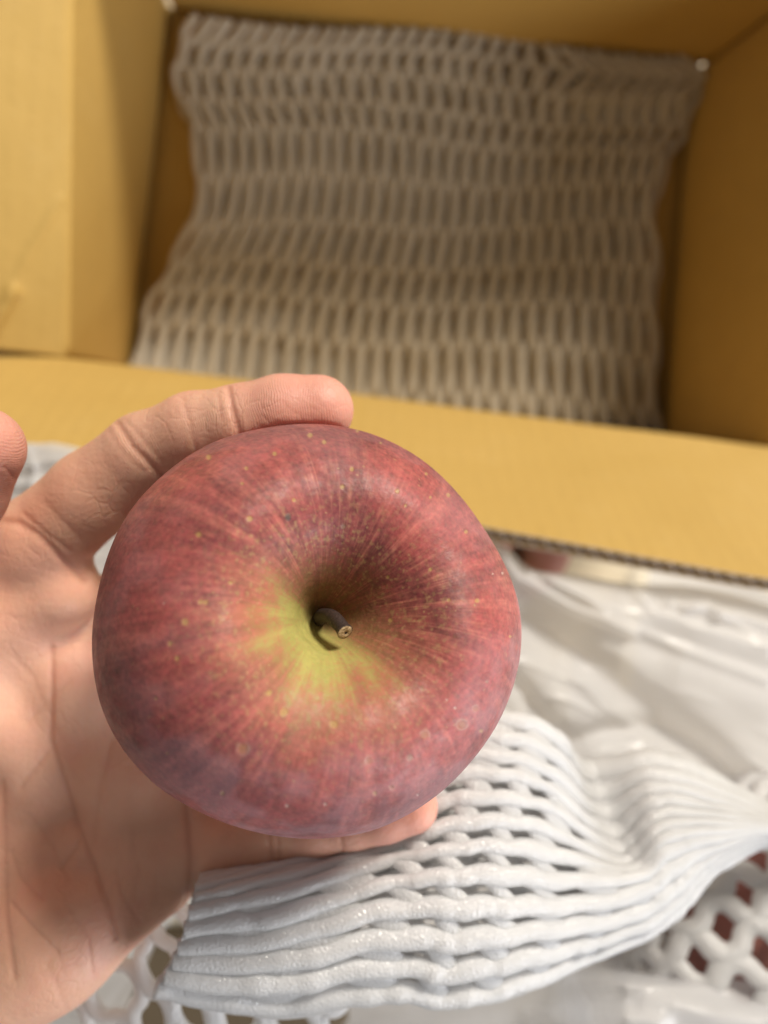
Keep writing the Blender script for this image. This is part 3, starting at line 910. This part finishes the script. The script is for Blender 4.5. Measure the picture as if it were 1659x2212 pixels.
FING = {
    'index': [(-60, 1275, 21.3, 1.22), (85, 1172, 20.6, 1.30), (200, 1068, 20.1, 1.17), (312, 978, 19.6, 1.03), (420, 930, 19.2, .97), (520, 912, 18.9, .93), (610, 894, 18.8, .96), (688, 886, 18.8, .90)],
    'middle': [(60, 1440, 22.4, 1.15), (260, 1310, 22.6, 1.08), (470, 1225, 22.75, 1.0), (640, 1185, 22.5, .95), (800, 1170, 21.9, .90), (900, 1170, 21.3, .80)],
    'ring': [(160, 1640, 22.4, 1.10), (340, 1575, 22.6, 1.0), (520, 1530, 22.6, .95), (680, 1500, 22.2, .90), (820, 1480, 21.6, .85), (910, 1475, 21.0, .76)],
    'little': [(230, 1830, 22.0, 1.05), (415, 1838, 21.5, .98), (500, 1822, 21.2, .92), (592, 1800, 20.9, .86), (690, 1782, 20.6, .80), (765, 1768, 20.4, .77), (830, 1755, 20.2, .76), (890, 1743, 20.1, .71)],
    'thumb': [(-330, 1560, 19.9, 1.9), (-230, 1330, 19.0, 1.42), (-150, 1160, 18.3, 1.2), (-95, 1060, 17.7, 1.12), (-40, 968, 17.3, .98)],
}
vox = .085
lo = np.array([-13.4, -16.6, -25.2]); hi = np.array([2.0, 4.0, -15.6])
nx, ny, nz = np.ceil((hi - lo) / vox).astype(int)
gx, gy, gz = [lo[k] + np.arange(n) * vox for k, n in enumerate((nx, ny, nz))]
GP = np.stack(np.meshgrid(gx, gy, gz, indexing='ij'), -1).reshape(-1, 3)


def chain(p, pts, k=.25):
    d = None
    q = [(HP(u, v, z), r) for u, v, z, r in pts]
    for (a, ra), (b, rb) in zip(q[:-1], q[1:]):
        e = cone(p, a, b, ra, rb)
        d = e if d is None else smin(d, e, k)
    return d


def palm_sdf(p):
    W = (-420, 1960, 22.6)
    d = None
    for a, b in (((-420, 1840, 22.3, 1.7), (-30, 1300, 21.7, 1.25)), ((-420, 1900, 22.7, 1.7), (95, 1450, 22.6, 1.2)), ((-420, 1970, 22.7, 1.7), (190, 1640, 22.6, 1.15)),
                 ((-420, 2060, 22.4, 1.7), (250, 1800, 22.2, 1.15)), ((345, 1898, 21.5, 1.02), (120, 2035, 20.9, 1.55)), ((120, 2035, 20.9, 1.55), (-260, 2300, 20.9, 2.0)),
                 ((-330, 1560, 19.9, 1.9), (-420, 1900, 20.8, 1.9)), ((-330, 1560, 19.9, 1.9), (-40, 1330, 21.0, 1.2)),
                 ((-10, 1330, 21.0, 1.1), (128, 1272, 20.9, 1.13)), ((-60, 1480, 21.3, 1.3), (100, 1640, 22.2, 1.2)), ((290, 1640, 22.2, .95), (330, 1850, 21.7, 1.0)), ((40, 1340, 21.6, 1.1), (190, 1480, 22.2, 1.15)), ((190, 1480, 22.2, 1.15), (270, 1660, 22.2, 1.15)), ((270, 1660, 22.2, 1.15), (350, 1800, 21.9, 1.0)), ((330, 1690, 22.0, 1.1), (440, 1790, 21.8, 1.0))):
        e = cone(p, HP(*a[:3]), HP(*b[:3]), a[3], b[3])
        d = e if d is None else smin(d, e, .9)
    return d


def hand_sdf(p):
    d = palm_sdf(p)
    for nm, pts in FING.items():
        d = smin(d, chain(p, pts), .38 if nm != 'thumb' else .7)
    # soft flesh gives way to the apple
    q = (p - AP_C * 100) @ FR
    k = APS * 100
    e = np.sqrt((q[:, 0] / (4.72 * k)) ** 2 + (q[:, 1] / (4.72 * k)) ** 2 + ((q[:, 2] - .0) / (3.75 * k)) ** 2)
    ad = (e - 1) * 4.2 * k
    return np.maximum(d, -(ad + .00))


D = np.empty(len(GP), np.float32)
for s in range(0, len(GP), 400000):
    D[s:s + 400000] = hand_sdf(GP[s:s + 400000])
D = D.reshape(nx, ny, nz)
D[0] = D[-1] = 1; D[:, 0] = 1; D[:, -1] = 1; D[:, :, 0] = 1; D[:, :, -1] = 1


def surface_nets(D):
    ins = D < 0
    cx_, cy_, cz_ = [n - 1 for n in D.shape]
    acc = np.zeros((cx_, cy_, cz_, 3), np.float32); cnt = np.zeros((cx_, cy_, cz_), np.float32)
    sl = lambda o, n: slice(o, o + n)
    cor = [(a, b, c) for a in (0, 1) for b in (0, 1) for c in (0, 1)]
    for p in cor:
        for ax in range(3):
            if p[ax]: continue
            q = list(p); q[ax] = 1
            d0 = D[sl(p[0], cx_), sl(p[1], cy_), sl(p[2], cz_)]; d1 = D[sl(q[0], cx_), sl(q[1], cy_), sl(q[2], cz_)]
            m = (d0 < 0) != (d1 < 0)
            t = np.where(m, d0 / np.where(m, d0 - d1, 1), 0)
            for k in range(3):
                acc[..., k] += np.where(m, p[k] + (t if k == ax else 0), 0)
            cnt += m
    act = cnt > 0
    idx = -np.ones(act.shape, np.int64); idx[act] = np.arange(act.sum())
    pos = acc[act] / cnt[act][:, None] + np.argwhere(act)
    faces = []
    for ax in range(3):
        o1, o2 = [(1, 2), (2, 0), (0, 1)][ax]
        n = list(D.shape); n[ax] -= 1
        s0 = [slice(1, -1)] * 3; s0[ax] = slice(0, D.shape[ax] - 1); s1 = list(s0); s1[ax] = slice(1, D.shape[ax])
        a = ins[tuple(s0)]; b = ins[tuple(s1)]
        e = np.argwhere(a != b); flip = a[tuple(e.T)]
        base = e.copy()
        for k in range(3):
            if k != ax: base[:, k] += 1
        quad = []
        for d1, d2 in ((0, 0), (1, 0), (1, 1), (0, 1)):
            c = base.copy(); c[:, o1] -= d1; c[:, o2] -= d2
            quad.append(idx[tuple(c.T)])
        qd = np.stack(quad, 1)
        qd[~flip] = qd[~flip][:, ::-1]
        faces.append(qd)
    return pos, np.concatenate(faces)


hv, hf = surface_nets(D)
hv = lo + hv * vox
# light smoothing, then one level of subdivision
nbr_n = np.bincount(hf.ravel(), minlength=len(hv)).astype(float)
for it in range(3):
    s_ = np.zeros_like(hv)
    for a, b in ((0, 1), (1, 2), (2, 3), (3, 0)):
        for k in range(3):
            s_[:, k] += np.bincount(hf[:, a], hv[hf[:, b], k], len(hv)) + np.bincount(hf[:, b], hv[hf[:, a], k], len(hv))
    hv = hv + .5 * (s_ / (2 * nbr_n)[:, None] - hv)
tmp = mesh_obj('tmp', hv, hf, None)
md = tmp.modifiers.new('s', 'SUBSURF'); md.levels = 1
dg = bpy.context.evaluated_depsgraph_get()
ev = tmp.evaluated_get(dg).to_mesh()
n = len(ev.vertices)
hv = np.empty(n * 3, np.float32); ev.vertices.foreach_get('co', hv); hv = hv.reshape(-1, 3).astype(float)
nor = np.empty(n * 3, np.float32); ev.vertices.foreach_get('normal', nor); nor = nor.reshape(-1, 3).astype(float)
hf = np.empty(len(ev.polygons) * 4, np.int32); ev.polygons.foreach_get('vertices', hf); hf = hf.reshape(-1, 4)
tme = tmp.data
tmp.evaluated_get(dg).to_mesh_clear()
bpy.data.objects.remove(tmp); bpy.data.meshes.remove(tme)
# creases: (path in px, depth cm, half width px)
hx_ = CX + FPX * hv[:, 0] / -hv[:, 2]; hy_ = CY - FPX * hv[:, 1] / -hv[:, 2]
facing = sstep(-.05, .25, -(nor * hv).sum(1) / np.linalg.norm(hv, axis=1))
CREASES = [
    ([(492, 835), (500, 880), (520, 950)], .10, 7), ([(470, 850), (476, 900)], .03, 5), ([(395, 858), (412, 930), (430, 1000)], .028, 7),
    ([(248, 905), (285, 965), (330, 1010), (372, 1045)], .085, 8), ([(262, 900), (300, 940), (350, 1000)], .025, 6), ([(228, 920), (262, 975), (310, 1020)], .02, 7),
    ([(-10, 1122), (40, 1130), (85, 1160), (140, 1215), (185, 1255)], .10, 9), ([(50, 1110), (95, 1150), (150, 1190)], .04, 6), ([(95, 1085), (140, 1130), (175, 1165)], .02, 6),
    ([(-20, 1330), (40, 1335), (110, 1340)], .015, 8),
    ([(113, 1400), (108, 1600), (140, 1700), (170, 1790), (213, 1900), (230, 1946), (250, 2026)], .10, 7),
    ([(112, 1612), (80, 1655), (45, 1701)], .05, 6), ([(175, 1811), (155, 1845), (135, 1876)], .055, 5), ([(4, 1690), (8, 1800), (12, 1976), (30, 2110)], .06, 7),
    ([(22, 1840), (45, 1900), (90, 1940)], .045, 5), ([(25, 1951), (70, 2000), (125, 2056)], .05, 5), 
    ([(250, 1880), (262, 1930), (300, 1990)], .035, 6), ([(340, 1890), (335, 1950)], .015, 8), ([(200, 1830), (215, 1700), (240, 1600)], .03, 7), ([(60, 1560), (95, 1520), (150, 1470)], .03, 6), ([(60, 1760), (110, 1820), (150, 1900)], .03, 5), ([(150, 1960), (190, 2030), (200, 2100)], .03, 5), ([(285, 1800), (300, 1880), (290, 1940)], .025, 6), ([(30, 1420), (70, 1460), (100, 1540)], .025, 6),
    ([(396, 1700), (407, 1780), (412, 1850), (410, 1905), (400, 1960)], .085, 8), ([(418, 1780), (424, 1850), (420, 1920)], .02, 6),
    ([(578, 1770), (582, 1830), (594, 1880)], .06, 5), ([(596, 1770), (600, 1830), (606, 1870)], .05, 4), ([(735, 1790), (740, 1840)], .04, 5),
    ([(10, 1010), (30, 1030), (58, 1040)], .03, 5), ([(100, 2080), (130, 2150), (160, 2212)], .02, 8)]
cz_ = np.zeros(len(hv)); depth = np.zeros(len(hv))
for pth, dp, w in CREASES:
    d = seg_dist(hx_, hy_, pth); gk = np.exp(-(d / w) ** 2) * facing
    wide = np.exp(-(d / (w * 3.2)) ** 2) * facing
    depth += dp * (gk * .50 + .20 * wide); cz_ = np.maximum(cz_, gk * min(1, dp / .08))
hv = hv - nor * depth[:, None]
# where along which finger a vertex is (for the fine ridges) and how flushed it is
axial = (hx_ * .62 + hy_ * .35) / 10.0; ridged = np.full(len(hv), .18); flush = np.zeros(len(hv)); best = palm_sdf(hv)
for nm, pts in FING.items():
    q = np.array([HP(u, v, z) for u, v, z, r in pts]); seg = np.linalg.norm(np.diff(q, axis=0), axis=1); cum = np.concatenate([[0], np.cumsum(seg)])
    rr2 = np.array([r for *_, r in pts])
    for k in range(len(q) - 1):
        ba = q[k + 1] - q[k]; t = ((hv - q[k]) @ ba) / (ba @ ba); tc = np.clip(t, 0, 1)
        d = np.linalg.norm(hv - q[k] - tc[:, None] * ba, axis=1) - (rr2[k] + (rr2[k + 1] - rr2[k]) * tc)
        m = d < best - .05
        best = np.where(m, d, best)
        ac = (cum[k] + t * seg[k])
        axial = np.where(m, ac * 10, axial); ridged = np.where(m, np.maximum(ridged, sstep(cum[-1] - 7.5, cum[-1] - 5.5, ac)), ridged)
        flush = np.where(m, sstep(cum[-1] - 2.6, cum[-1] - .2, ac), flush)
flush = np.clip(flush * .9 + .35 * sstep(.55, .75, fbm(hv * .9, 3, 6)), 0, 1)
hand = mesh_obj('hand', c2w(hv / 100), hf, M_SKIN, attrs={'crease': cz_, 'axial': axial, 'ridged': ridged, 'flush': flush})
tag(hand, 'bare left hand with palm up and fingers curled round the held apple', 'hand')
